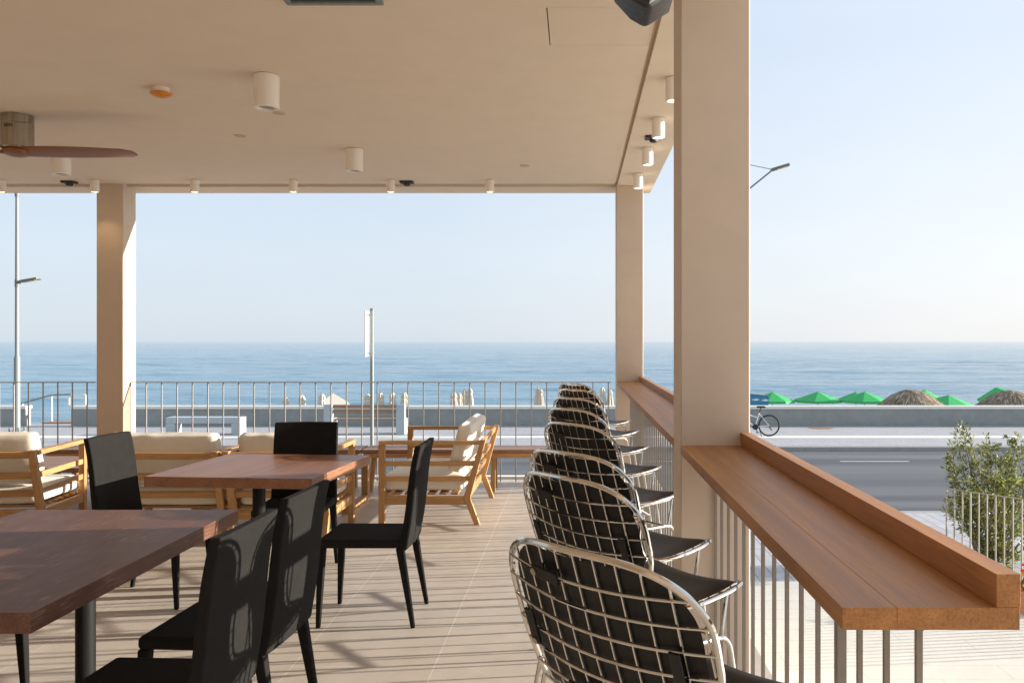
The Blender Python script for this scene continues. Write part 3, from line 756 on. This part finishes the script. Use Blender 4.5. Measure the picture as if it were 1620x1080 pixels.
# ------------------------------------------------------------------ promenade furniture
e = empty('concrete_bench', (at(321, 27.4), 27.4, STREET)); tag(e, 'plain grey concrete block bench on the promenade', 'bench')
MB().b2((-1.2, 0, .37), (1.2, .5, .56)).build('seat', 'benchgrey', e, bevel=.015)
for x in (-1.2, .91): MB().b2((x, .003, 0), (x + .29, .497, .369)).build('leg', 'benchgrey', e, bevel=.01)
e = empty('slatted_bench', (at(576, 27.5), 27.5, STREET)); tag(e, 'promenade bench with wooden slats between pale concrete ends, facing the sea', 'bench')
for x in (-1.31, 1.03):
    MB().prism([(x, 0, 0), (x, 0, .97), (x, .12, .97), (x, .2, .5), (x, .62, .5), (x, .62, 0)], (.28, 0, 0)).build('end_block', 'benchgrey', e, bevel=.015)
for z in (.90, .74): MB().box((0, .08, z), (2.06, .04, .11), (R(-8), 0, 0)).build('back_slat', 'benchwood', e, bevel=.006)
for y in (.24, .38, .52): MB().box((0, y, .47), (2.06, .11, .04)).build('seat_slat', 'benchwood', e, bevel=.006)
MB().b2((-1.03, .16, .56), (1.03, .2, .60)).build('back_rail', 'galv', e)
e = empty('sign_post', (at(588.5, 14.4), 14.4, STREET)); tag(e, 'slim grey street sign post with a white panel seen almost edge on', 'sign')
MB().tube([(0, 0, 0), (0, 0, 3.52)], .031, 16).build('pole', 'galv', e, smooth=True)
MB().lathe([(.034, 3.52), (.034, 3.55), (.02, 3.56)], seg=16).build('cap', 'lamphead', e)
MB().box((-.095, .02, 3.13), (.022, .55, .77), (0, 0, R(8.5))).build('panel', 'whitepaint', e, bevel=.004)
for z in (3.44, 2.80): MB().box((-.045, 0, z), (.09, .02, .025)).build('clamp', 'galv', e)
def lamp(px, label, head_rot, low_rot):
    d = 28.3; e = empty('street_lamp', (at(px, d), d, STREET)); tag(e, label, 'street lamp', 'tall grey street lamps')
    MB().tube([(0, 0, 0.02), (0, 0, 2.45), (0, 0, 2.52), (0, 0, 5.5), (0, 0, 9.0)], .1, 20, radii=[.098, .094, .065, .058, .045]).build('pole', 'galv', e, smooth=True)
    MB().b2((-.2, -.2, 0), (.2, .2, .03)).build('base_plate', 'galv', e)
    for x, y in ((-.15, -.15), (.15, -.15), (.15, .15), (-.15, .15)): MB().lathe([(.03, .03), (.03, .15), (.02, .16)], (x, y, 0), 10).build('anchor_bolt', 'lamphead', e)
    def arm(z, rot, up, n):
        c, s = math.cos(rot), math.sin(rot); X = lambda r, zz: (c * r, s * r, zz)
        m = MB(); m.tube([X(.05, z), X(n, z + up)], .028, 10)
        if up > .2: m.tube([X(.0, z + .98), X(n + .03, z + up + .06)], .012, 8)
        m.tube([(0, 0, z - .12), (0, 0, z + .12)], .072, 16); m.build('arm', 'lamphead', e, smooth=True, ang=40)
        hd = MB(); a = R(14 if up > .2 else 8)
        rm = Matrix.Rotation(rot, 3, 'Z') @ Matrix.Rotation(-a, 3, 'Y')
        hd.prism([rm @ Vector(p) + Vector(X(n, z + up)) for p in ((0, -.10, 0), (.10, -.17, 0), (.62, -.15, .02), (.66, 0, .03), (.62, .15, .02), (.10, .17, 0), (0, .10, 0))], rm @ Vector((0, 0, .07)))
        h = hd.build('lamp_head', 'lamphead', e, bevel=.015)
        gl = MB(); gl.prism([rm @ Vector(p) + Vector(X(n, z + up)) for p in ((.2, -.1, -.008), (.52, -.1, .004), (.52, .1, .004), (.2, .1, -.008))], rm @ Vector((0, 0, .006))); gl.build('led_panel', 'led', h)
    arm(7.92, head_rot, .70, .92)
    arm(zt(448, d) - STREET, low_rot, .02, .12)
lamp(27, 'tall grey street lamp post left of the left column with a small low side light', R(180), R(0))
lamp(1175, 'street lamp mostly hidden behind the near column, its head against the sky', R(-6), R(186))
# handrail of the beach stairs
e = empty('stair_handrail', (at(80, 31.7), 31.7, -1.46)); tag(e, 'pale metal pipe handrail at the beach stairs in the gap of the sea wall', 'handrail')
dx = lambda px: at(px, 31.7) - at(80, 31.7)
m = MB(); m.tube(rounded([(dx(-20), 0, .30), (dx(34), 0, .66), (dx(80), 0, .97), (dx(113), 0, 1.0)], .1), .028, 10)
m.build('rail', 'galv', e, smooth=True)
for px, h in ((82, .97), (36, .68)): MB().tube([(dx(px), 0, 0), (dx(px), 0, h)], .026, 10).build('post', 'coping', e, smooth=True)
e = empty('stair_handrail', (at(130, 31.2), 30.9, -.79)); tag(e, 'short squared metal handrail on top of the sea wall beside the stairs', 'handrail')
MB().tube(rounded([(-.30, 0, 0), (-.30, 0, .30), (.30, 0, .36), (.30, 0, 0)], .04), .03, 10).build('rail', 'coping', e, smooth=True)
o = MB().lathe([(.42, 0), (.42, .004), (.40, .006)], seg=32).build('manhole_cover', 'brownstep', loc=(at(1299, 29.6), 29.6, STREET + .002)); tag(o, 'round brownish manhole cover in the promenade paving', 'manhole cover')

# bicycle
e = empty('bicycle', (at(1216.7, 27), 27, STREET)); tag(e, 'white bicycle parked on the promenade, half hidden by the near column', 'bicycle')
def wheel(x):
    t = MB(); t.tube([(x + .325 * math.cos(a), 0, .345 + .325 * math.sin(a)) for a in [2 * math.pi * i / 48 for i in range(48)]], .02, 8, closed=True); w = t.build('wheel', 'rubber', e, smooth=True)
    t = MB(); t.tube([(x + .302 * math.cos(a), 0, .345 + .302 * math.sin(a)) for a in [2 * math.pi * i / 48 for i in range(48)]], .009, 6, closed=True); t.build('rim', 'blackplastic', w, smooth=True)
    t = MB()
    for i in range(28):
        a = 2 * math.pi * i / 28; t.tube([(x + .02 * math.cos(a + .6), .02 * (-1) ** i, .345 + .02 * math.sin(a + .6)), (x + .30 * math.cos(a), 0, .345 + .30 * math.sin(a))], .0016, 4)
    t.tube([(x, -.04, .345), (x, .04, .345)], .02, 10); t.build('spokes', 'galv', w)
wheel(0); wheel(-1.06)
bb = (-.43, 0, .30); seat = (-.60, 0, .80); seat = (-.345 - .19, 0, .30)
bbp, hub, st, hdl, hdt, fw = Vector((-.44, 0, .30)), Vector((0, 0, .345)), Vector((-.30, 0, .74)), Vector((-.86, 0, .62)), Vector((-.83, 0, .78)), Vector((-1.06, 0, .345))
st = Vector((-.305, 0, .745))
f = MB(); f.tube([bbp, st], .019, 10); f.tube([hdl, bbp], .022, 10); f.tube([hdt - Vector((0, 0, .04)), (bbp * .35 + st * .65)], .018, 10); f.tube([hdl, hdt + Vector((.012, 0, .05))], .022, 10)
for s in (1, -1): f.tube([bbp + Vector((0, .03 * s, 0)), hub + Vector((0, .055 * s, 0))], .011, 8); f.tube([st - Vector((0, 0, .03)), hub + Vector((0, .055 * s, 0))], .010, 8); f.tube([hdl, hdl + Vector((-.03, .05 * s, -.05)), fw + Vector((0, .05 * s, 0))], .012, 8)
f.build('frame', 'bikewhite', e, smooth=True)
f = MB(); f.tube([st, st + Vector((.045, 0, .16))], .014, 10); f.build('seat_post', 'blackplastic', e, smooth=True)
f = MB(); f.cushion(st + Vector((.05, 0, .185)), (.27, .15, .06), 3, 8, wob=0); f.build('saddle', 'rubber', e, smooth=True, ang=80)
f = MB(); f.tube(rounded([hdt, hdt + Vector((.03, 0, .20)), hdt + Vector((-.06, 0, .25))], .04), .014, 10); f.tube([hdt + Vector((.0, -.30, .26)), hdt + Vector((-.06, -.1, .25)), hdt + Vector((-.06, .1, .25)), hdt + Vector((0, .30, .26))], .012, 10); f.build('handlebar', 'blackplastic', e, smooth=True)
f = MB(); f.tube([bbp + Vector((0, -.05, 0)), bbp + Vector((0, .05, 0))], .09, 24); f.tube([bbp + Vector((0, -.07, 0)), bbp + Vector((.05, -.08, -.16))], .012, 8); f.tube([bbp + Vector((0, .07, 0)), bbp + Vector((-.05, .08, .16))], .012, 8); f.box(bbp + Vector((.05, -.12, -.165)), (.09, .08, .02)); f.build('crank', 'blackplastic', e, smooth=True, ang=35)
f = MB(); f.tube([hub + Vector((.0, -.05, 0)), hub + Vector((.02, -.06, -.07)), hub + Vector((.07, -.06, -.14))], .02, 8); f.build('derailleur', 'blackplastic', e, smooth=True)
f = MB(); f.tube([bbp + Vector((.1, -.03, 0)), bbp + Vector((.17, -.16, -.295))], .01, 8); f.build('kickstand', 'blackplastic', e, smooth=True)

# ------------------------------------------------------------------ beach things
def poly_parasol(r, h, val, n, mat):
    """canopy with flat panels and a valance; origin at pole foot set later (z of the rim = 0)"""
    m = MB(); top = m.bm.verts.new((0, 0, h)); a = []; b = []
    for i in range(n):
        t = 2 * math.pi * (i + .5) / n; a.append(m.bm.verts.new((r * math.cos(t), r * math.sin(t), 0))); b.append(m.bm.verts.new((r * 1.01 * math.cos(t), r * 1.01 * math.sin(t), -val)))
    for i in range(n):
        m.bm.faces.new((a[i], a[(i + 1) % n], top)); m.bm.faces.new((a[(i + 1) % n], a[i], b[i], b[(i + 1) % n]))
    return m
def open_parasol(px, py, d, r, h, mat, label, cat, group, name='beach_parasol', tilt=0.0, n=8, rz=0.0):
    x = at(px, d); zb = beachz(d); ztop = zt(py, d); e = empty(name, (x, d, zb)); tag(e, label, cat, group); e.rotation_euler.z = rz
    c = poly_parasol(r, h, .11, n, mat).build('canopy', mat, e, loc=(0, 0, ztop - zb - h)); c.rotation_euler = (0, tilt, 0)
    sd = c.modifiers.new('thick', 'SOLIDIFY'); sd.thickness = .006
    MB().tube([(0, 0, -.2), (0, 0, ztop - zb + .03)], .02, 8).build('pole', 'galv', e, smooth=True)
    rb = MB()
    for i in range(n):
        t_ = 2 * math.pi * (i + .5) / n; rb.tube([(0, 0, -.03 + h), (r * .98 * math.cos(t_), r * .98 * math.sin(t_), -.02)], .007, 5)
    o = rb.build('ribs', 'galv', e, loc=(0, 0, ztop - zb - h)); o.rotation_euler = (0, tilt, 0)
    return e
gg = 'green beach parasols'
for px, py, d, r, lab, tl in ((1222, 619.5, 43, 1.1, 'green beach parasol beside the blue board, partly behind it', 0), (1294, 619, 43, 1.18, 'green beach parasol standing alone between the bicycle and the first thatched parasol', 0), (1354, 619.5, 46, 1.05, 'green beach parasol behind the one next to the first thatched parasol', 0), (1368, 619, 42, 1.15, 'green beach parasol just left of the first thatched parasol', 0), (1462, 616, 44, 1.2, 'green beach parasol peeking out behind the right slope of the first thatched parasol', R(12)), (1500, 624.5, 41.5, 1.25, 'light green beach parasol between the two thatched parasols', R(4)), (1578, 612, 45, 1.0, 'green beach parasol tilted above the second thatched parasol', R(-14)), (1200, 630, 39.5, .95, 'low pale green parasol behind the bottom of the blue board', R(10))):
    open_parasol(px, py, d, r, .43, 'greencloth', lab, 'parasol', gg, tilt=tl)
open_parasol(527, 621.5, 43, 1.05, .50, 'creamcloth', 'open cream beach parasol above the slatted bench', 'parasol', 'cream beach parasols', n=4, rz=R(20))
def thatch(px, py, d, r, label):
    x = at(px, d); zb = beachz(d); ztop = zt(py, d); e = empty('thatched_parasol', (x, d, zb)); tag(e, label, 'thatched parasol', 'thatched parasols on the beach')
    hh = ztop - zb
    dome = lambda q: hh - .95 * (q / r) ** 1.75 * (r / 1.55)
    m = MB(); m.lathe([(max(.02, r * i / 10), dome(r * i / 10) - .05) for i in range(11)], seg=36, cap=False)
    for i in range(2400):
        a = random.uniform(0, 2 * math.pi); q = r * math.sqrt(random.uniform(0, 1)) * .97; L = random.uniform(.18, .42); wd = random.uniform(.008, .022)
        q2 = min(r * 1.05, q + L); lift = random.uniform(0, .07); a2 = a + random.uniform(-.10, .10)
        p0 = Vector((q * math.cos(a), q * math.sin(a), dome(q) - .02 + lift * .3)); p1 = Vector((q2 * math.cos(a2), q2 * math.sin(a2), dome(q2) - .02 + lift - (.06 if q2 > r else 0)))
        sd = Vector((-math.sin(a), math.cos(a), 0)) * wd
        v = [m.bm.verts.new(p) for p in (p0 - sd, p0 + sd, p1 + sd * .4, p1 - sd * .4)]; m.bm.faces.new(v)
    m.build('thatch_roof', 'thatch', e)
    MB().tube([(0, 0, -.2), (0, 0, hh - .05)], .06, 10).build('pole', 'bark', e, smooth=True)
thatch(1441, 615, 37.0, 1.72, 'large thatched beach parasol in full view above the sea wall')
thatch(1599, 616, 37.0, 1.80, 'thatched beach parasol cut off by the right edge of the photo')
cg = 'closed cream beach parasols'
cl_ = [(453, 627, 'first closed cream parasol from the left, the lowest one'), (478.6, 623, 'second closed cream parasol from the left'), (507.6, 621, 'closed cream parasol just left of the open one'), (583, 621, 'closed cream parasol touching the sign post in view'), (602, 619.5, 'first closed cream parasol right of the sign post'), (623, 619, 'closed cream parasol third from the right end of the slatted bench'), (639, 619, 'closed cream parasol over the right end of the slatted bench'), (720, 618, 'front left closed parasol of the tight group of four'), (726.5, 619.5, 'hindmost closed parasol of the tight group of four, half covered'), (736, 615, 'third closed parasol in the tight group of four'), (743.8, 613, 'tallest closed parasol at the right end of the tight group of four'), (850, 612, 'left closed parasol of the pair left of the stools, half covered'), (855.5, 613.5, 'right closed parasol of the pair left of the stools'), (953, 611, 'closed parasol just behind the top of the last stool'), (965.5, 615, 'closed parasol squeezed between the last stool and the far right column')]
pp = None
def closed_parasol():
    e = empty('closed_parasol'); h = 2.35
    m = MB(); m.lathe([(.15, h - 1.62), (.205, h - 1.5), (.185, h - 1.1), (.15, h - .65), (.115, h - .38), (.09, h - .29), (.125, h - .25), (.115, h - .16), (.07, h - .05), (.02, h)], seg=48, fold=7, amp=.27); m.build('canopy', 'offwhite', e, smooth=True, ang=60)
    MB().tube([(0, 0, -.2), (0, 0, h - .1)], .022, 8).build('pole', 'galv', e, smooth=True)
    MB().lathe([(.088, h - .34), (.095, h - .30), (.088, h - .26)], seg=24).build('tie', 'coping', e, smooth=True)
    MB().lathe([(.012, h), (.02, h + .03), (.006, h + .05)], seg=10).build('finial', 'lamphead', e)
    return e
for i, (px, py, lab) in enumerate(cl_):
    if pp is None: pp = closed_parasol(); o = pp
    else: o = copy_tree(pp)
    # distance where the top (2.38 m over the sand) lands on this image height
    d = 36.0
    while zt(py, d) > beachz(d) + 2.38 and d < 46.6: d += .05
    if px == 726.5: d += .6
    o.location = (at(px, d), d, zt(py, d) - 2.38); o.rotation_euler = (R(random.uniform(-1.5, 1.5)), R(random.uniform(-1.5, 1.5)), random.uniform(0, 6)); tag(o, lab, 'parasol', cg)
# blue board with fish
d = 36.0; x0, x1 = at(1176, d), at(1216, d); zb = beachz(d)
e = empty('blue_board', ((x0 + x1) / 2, d, zb)); tag(e, 'blue painted beach board with white fish shapes behind the bicycle saddle', 'board'); w = (x1 - x0) / 2
za, zc = zt(622.5, d) - zb, zt(626.5, d) - zb
MB().prism([(-w, 0, .5), (w, 0, .5), (w, 0, zc), (-w, 0, za)], (0, .05, 0)).build('panel', 'kioskblue', e)
MB().beam((-w, .025, za + .015), (w, .025, zc + .015), .09, .03).build('top_trim', 'benchwood', e)
for x in (-w + .05, w - .05): MB().b2((x - .03, .052, -.1), (x + .03, .11, zc - .05)).build('post', 'benchwood', e)
for k_, px in enumerate((1196, 1211)):
    fx = at(px, d) - (x0 + x1) / 2; fz = zt(632, d) - zb - (.02 if k_ else 0); m = MB()
    pts = [(fx + .11 * math.cos(t_) , fz + .045 * math.sin(t_)) for t_ in [2 * math.pi * i / 20 for i in range(20)]]
    m.prism([(a, -.006, b) for a, b in pts], (0, .005, 0)); m.prism([(fx - .10, -.006, fz), (fx - .17, -.006, fz + .05), (fx - .15, -.006, fz), (fx - .17, -.006, fz - .05)], (0, .005, 0))
    m.prism([(fx + .105, -.006, fz + .008), (fx + .15, -.006, fz + .03), (fx + .13, -.006, fz), (fx + .15, -.006, fz - .03), (fx + .105, -.006, fz - .008)], (0, .005, 0)); m.build('fish_emblem', 'whitepaint', e)

# ------------------------------------------------------------------ olive shrub
e = empty('olive_shrub', (5.75, 11.75, STREET)); tag(e, 'leafy green olive shrub behind the street level railing', 'shrub')
tips = [(1520, 668, 11.3), (1512, 682, 11.35), (1528, 676, 11.2), (1506, 700, 11.3), (1500, 722, 11.2), (1496, 738, 11.3), (1560, 688, 11.6), (1566, 700, 11.5), (1552, 705, 11.8), (1540, 730, 11.4), (1583, 722, 11.4), (1600, 700, 11.9), (1612, 684, 11.8), (1596, 716, 11.5), (1622, 700, 11.6), (1640, 690, 11.8), (1650, 710, 11.5), (1670, 705, 11.9), (1690, 730, 11.6), (1575, 745, 11.2), (1535, 760, 11.0), (1515, 775, 11.1), (1500, 790, 11.2), (1493, 806, 11.1), (1560, 780, 11.0), (1590, 770, 11.0), (1610, 755, 10.9), (1630, 770, 11.1), (1545, 810, 11.2), (1575, 820, 11.0), (1600, 810, 10.9), (1535, 840, 11.3), (1620, 830, 11.1), (1655, 780, 11.2), (1585, 860, 11.2), (1610, 880, 11.1), (1560, 880, 11.4), (1640, 860, 11.3), (1680, 800, 11.6), (1600, 900, 11.2)]
tr = MB(); lv, lf = [], []
def leaf(p, dirv, L, w):
    dirv = dirv.normalized(); sdv = dirv.cross(Vector((random.uniform(-1, 1), random.uniform(-1, 1), random.uniform(-1, 1)))).normalized() * w; up = dirv.cross(sdv).normalized() * L * .12
    i = len(lv); lv.extend([tuple(p), tuple(p + dirv * L * .5 + sdv + up), tuple(p + dirv * L), tuple(p + dirv * L * .5 - sdv + up)]); lf.append((i, i + 1, i + 2, i + 3))
base = Vector((0, 0, 0))
for px, py, d in tips:
    tip = Vector((at(px, d) - 5.75, d - 11.75, zt(py, d) - STREET)); bs = Vector((random.uniform(-.12, .12) + tip.x * .2, random.uniform(-.1, .1), 0))
    mid = bs.lerp(tip, .45) + Vector((random.uniform(-.12, .12), random.uniform(-.12, .12), .12))
    pts = [bs * (1 - t_) ** 2 + mid * 2 * t_ * (1 - t_) + tip * t_ * t_ for t_ in [i / 10 for i in range(11)]]
    tr.tube(pts, .01, 6, radii=[.018 * (1 - .85 * i / 10) for i in range(11)])
    n = int(78 + 26 * tip.z)
    for i in range(n):
        u = random.uniform(.30, 1.0) ** .75; kx = min(9, int(u * 10)); p = pts[kx].lerp(pts[kx + 1], u * 10 - kx); ax = (pts[kx + 1] - pts[kx]).normalized()
        spread = .17 * (1.05 - u) + .028
        off = Vector((random.gauss(0, 1), random.gauss(0, 1), random.gauss(0, 1))).normalized() * random.uniform(0, spread)
        leaf(p + off, ax * random.uniform(.3, 1.1) + off.normalized() * .9 + Vector((0, 0, random.uniform(-.2, .4))), random.uniform(.05, .085), random.uniform(.008, .0135))
    for j in range(5):
        kx = random.randint(4, 9); p = pts[kx]; q = p + Vector((random.uniform(-.16, .16), random.uniform(-.16, .16), random.uniform(.0, .18)))
        tr.tube([p, p.lerp(q, .5) + Vector((0, 0, .01)), q], .003, 5)
        for _ in range(16):
            w_ = p.lerp(q, random.uniform(.3, 1.05)); leaf(w_, (q - p).normalized() + Vector((random.gauss(0, .7), random.gauss(0, .7), random.gauss(0, .7))), random.uniform(.05, .08), random.uniform(.008, .013))
tr.build('trunk', 'bark', e, smooth=True)
me = bpy.data.meshes.new('crown'); me.from_pydata(lv, [], lf); me.materials.append(M['leaf']); o = bpy.data.objects.new('crown', me); C.objects.link(o); o.parent = e
# flower pot at the right edge
e = empty('flower_pot', (at(1632, 9.4), 9.4, STREET)); tag(e, 'red and yellow flowers at the right edge beside the bar end', 'flower pot')
MB().lathe([(.11, 0), (.15, .24), (.16, .24), (.16, .27), (.13, .27), (.12, .22)], seg=24).build('pot', 'terracotta', e, smooth=True, ang=35)
for mt, nmx, rr in (('leafgreen', 'foliage', .17), ('red', 'red_blossom', .14), ('yellow', 'yellow_blossom', .12)):
    m = MB()
    for i in range(60):
        p = Vector((random.gauss(0, .09), random.gauss(0, .09), random.uniform(.26, .50 if mt != 'leafgreen' else .40) + (.03 if mt == 'red' else 0)))
        if mt == 'yellow': p.z -= .08
        bmesh.ops.create_circle(m.bm, cap_ends=True, segments=6, radius=random.uniform(.014, .028), matrix=Matrix.Translation(p) @ Euler((random.uniform(-1.4, 1.4), random.uniform(-1.4, 1.4), 0)).to_matrix().to_4x4())
    m.build(nmx, mt, e)

# ------------------------------------------------------------------ light, sky, camera
S = Vector((1, .13, .205)).normalized()
sun = bpy.data.lights.new('sun', 'SUN'); sun.energy = 4.7; sun.angle = R(.55); sun.color = (1.0, .93, .82)
so = bpy.data.objects.new('sun', sun); C.objects.link(so); so.rotation_euler = S.to_track_quat('Z', 'Y').to_euler()
w = bpy.data.worlds.new('World'); scene.world = w; w.use_nodes = True; nt = w.node_tree
sky = nt.nodes.new('ShaderNodeTexSky'); sky.sky_type = 'NISHITA'; sky.sun_disc = False
sky.sun_elevation = math.asin(S.z); sky.sun_rotation = math.atan2(S.x, S.y); sky.air_density = 1.0; sky.dust_density = .6; sky.ozone_density = 1.0
# pale whole-sky haze, raised overhead to lift shade, whiter towards the sun
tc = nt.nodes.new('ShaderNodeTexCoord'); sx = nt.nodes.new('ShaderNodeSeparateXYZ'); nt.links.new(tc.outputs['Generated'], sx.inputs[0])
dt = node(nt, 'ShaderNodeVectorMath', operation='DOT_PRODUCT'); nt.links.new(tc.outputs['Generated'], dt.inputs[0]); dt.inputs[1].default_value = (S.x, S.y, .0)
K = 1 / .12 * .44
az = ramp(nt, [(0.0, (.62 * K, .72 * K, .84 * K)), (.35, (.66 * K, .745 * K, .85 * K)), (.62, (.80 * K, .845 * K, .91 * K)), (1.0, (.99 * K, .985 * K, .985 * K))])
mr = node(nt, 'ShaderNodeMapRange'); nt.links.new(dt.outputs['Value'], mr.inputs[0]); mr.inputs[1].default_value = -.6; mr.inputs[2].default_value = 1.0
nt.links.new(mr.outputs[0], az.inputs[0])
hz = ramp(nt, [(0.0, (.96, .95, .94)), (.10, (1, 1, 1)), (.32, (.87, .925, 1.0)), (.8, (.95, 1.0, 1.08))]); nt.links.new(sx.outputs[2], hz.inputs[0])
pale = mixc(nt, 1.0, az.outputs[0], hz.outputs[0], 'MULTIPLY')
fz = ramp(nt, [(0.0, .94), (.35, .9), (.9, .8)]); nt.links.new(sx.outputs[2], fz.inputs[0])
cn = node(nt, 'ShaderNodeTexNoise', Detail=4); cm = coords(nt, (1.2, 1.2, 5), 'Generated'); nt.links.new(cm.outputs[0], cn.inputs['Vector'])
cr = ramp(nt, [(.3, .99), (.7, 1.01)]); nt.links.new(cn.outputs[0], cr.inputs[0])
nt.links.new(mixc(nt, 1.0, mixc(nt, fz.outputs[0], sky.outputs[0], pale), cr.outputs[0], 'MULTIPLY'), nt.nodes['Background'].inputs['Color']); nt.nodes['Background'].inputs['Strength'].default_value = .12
cam = bpy.data.cameras.new('camera'); co = bpy.data.objects.new('camera', cam); C.objects.link(co); scene.camera = co
co.location = (0, 0, H); co.rotation_euler = (R(90), 0, 0)
cam.sensor_fit = 'HORIZONTAL'; cam.sensor_width = 36; cam.lens = F / 1620 * 36; cam.shift_x = -(PX - 810) / 1620; cam.clip_start = .05; cam.clip_end = 60000
scene.view_settings.view_transform = 'Standard'; scene.view_settings.look = 'None'; scene.view_settings.exposure = 1.3; scene.view_settings.gamma = 1
scene.cycles.max_bounces = 8; scene.cycles.diffuse_bounces = 5
scene.cycles.use_denoising = True
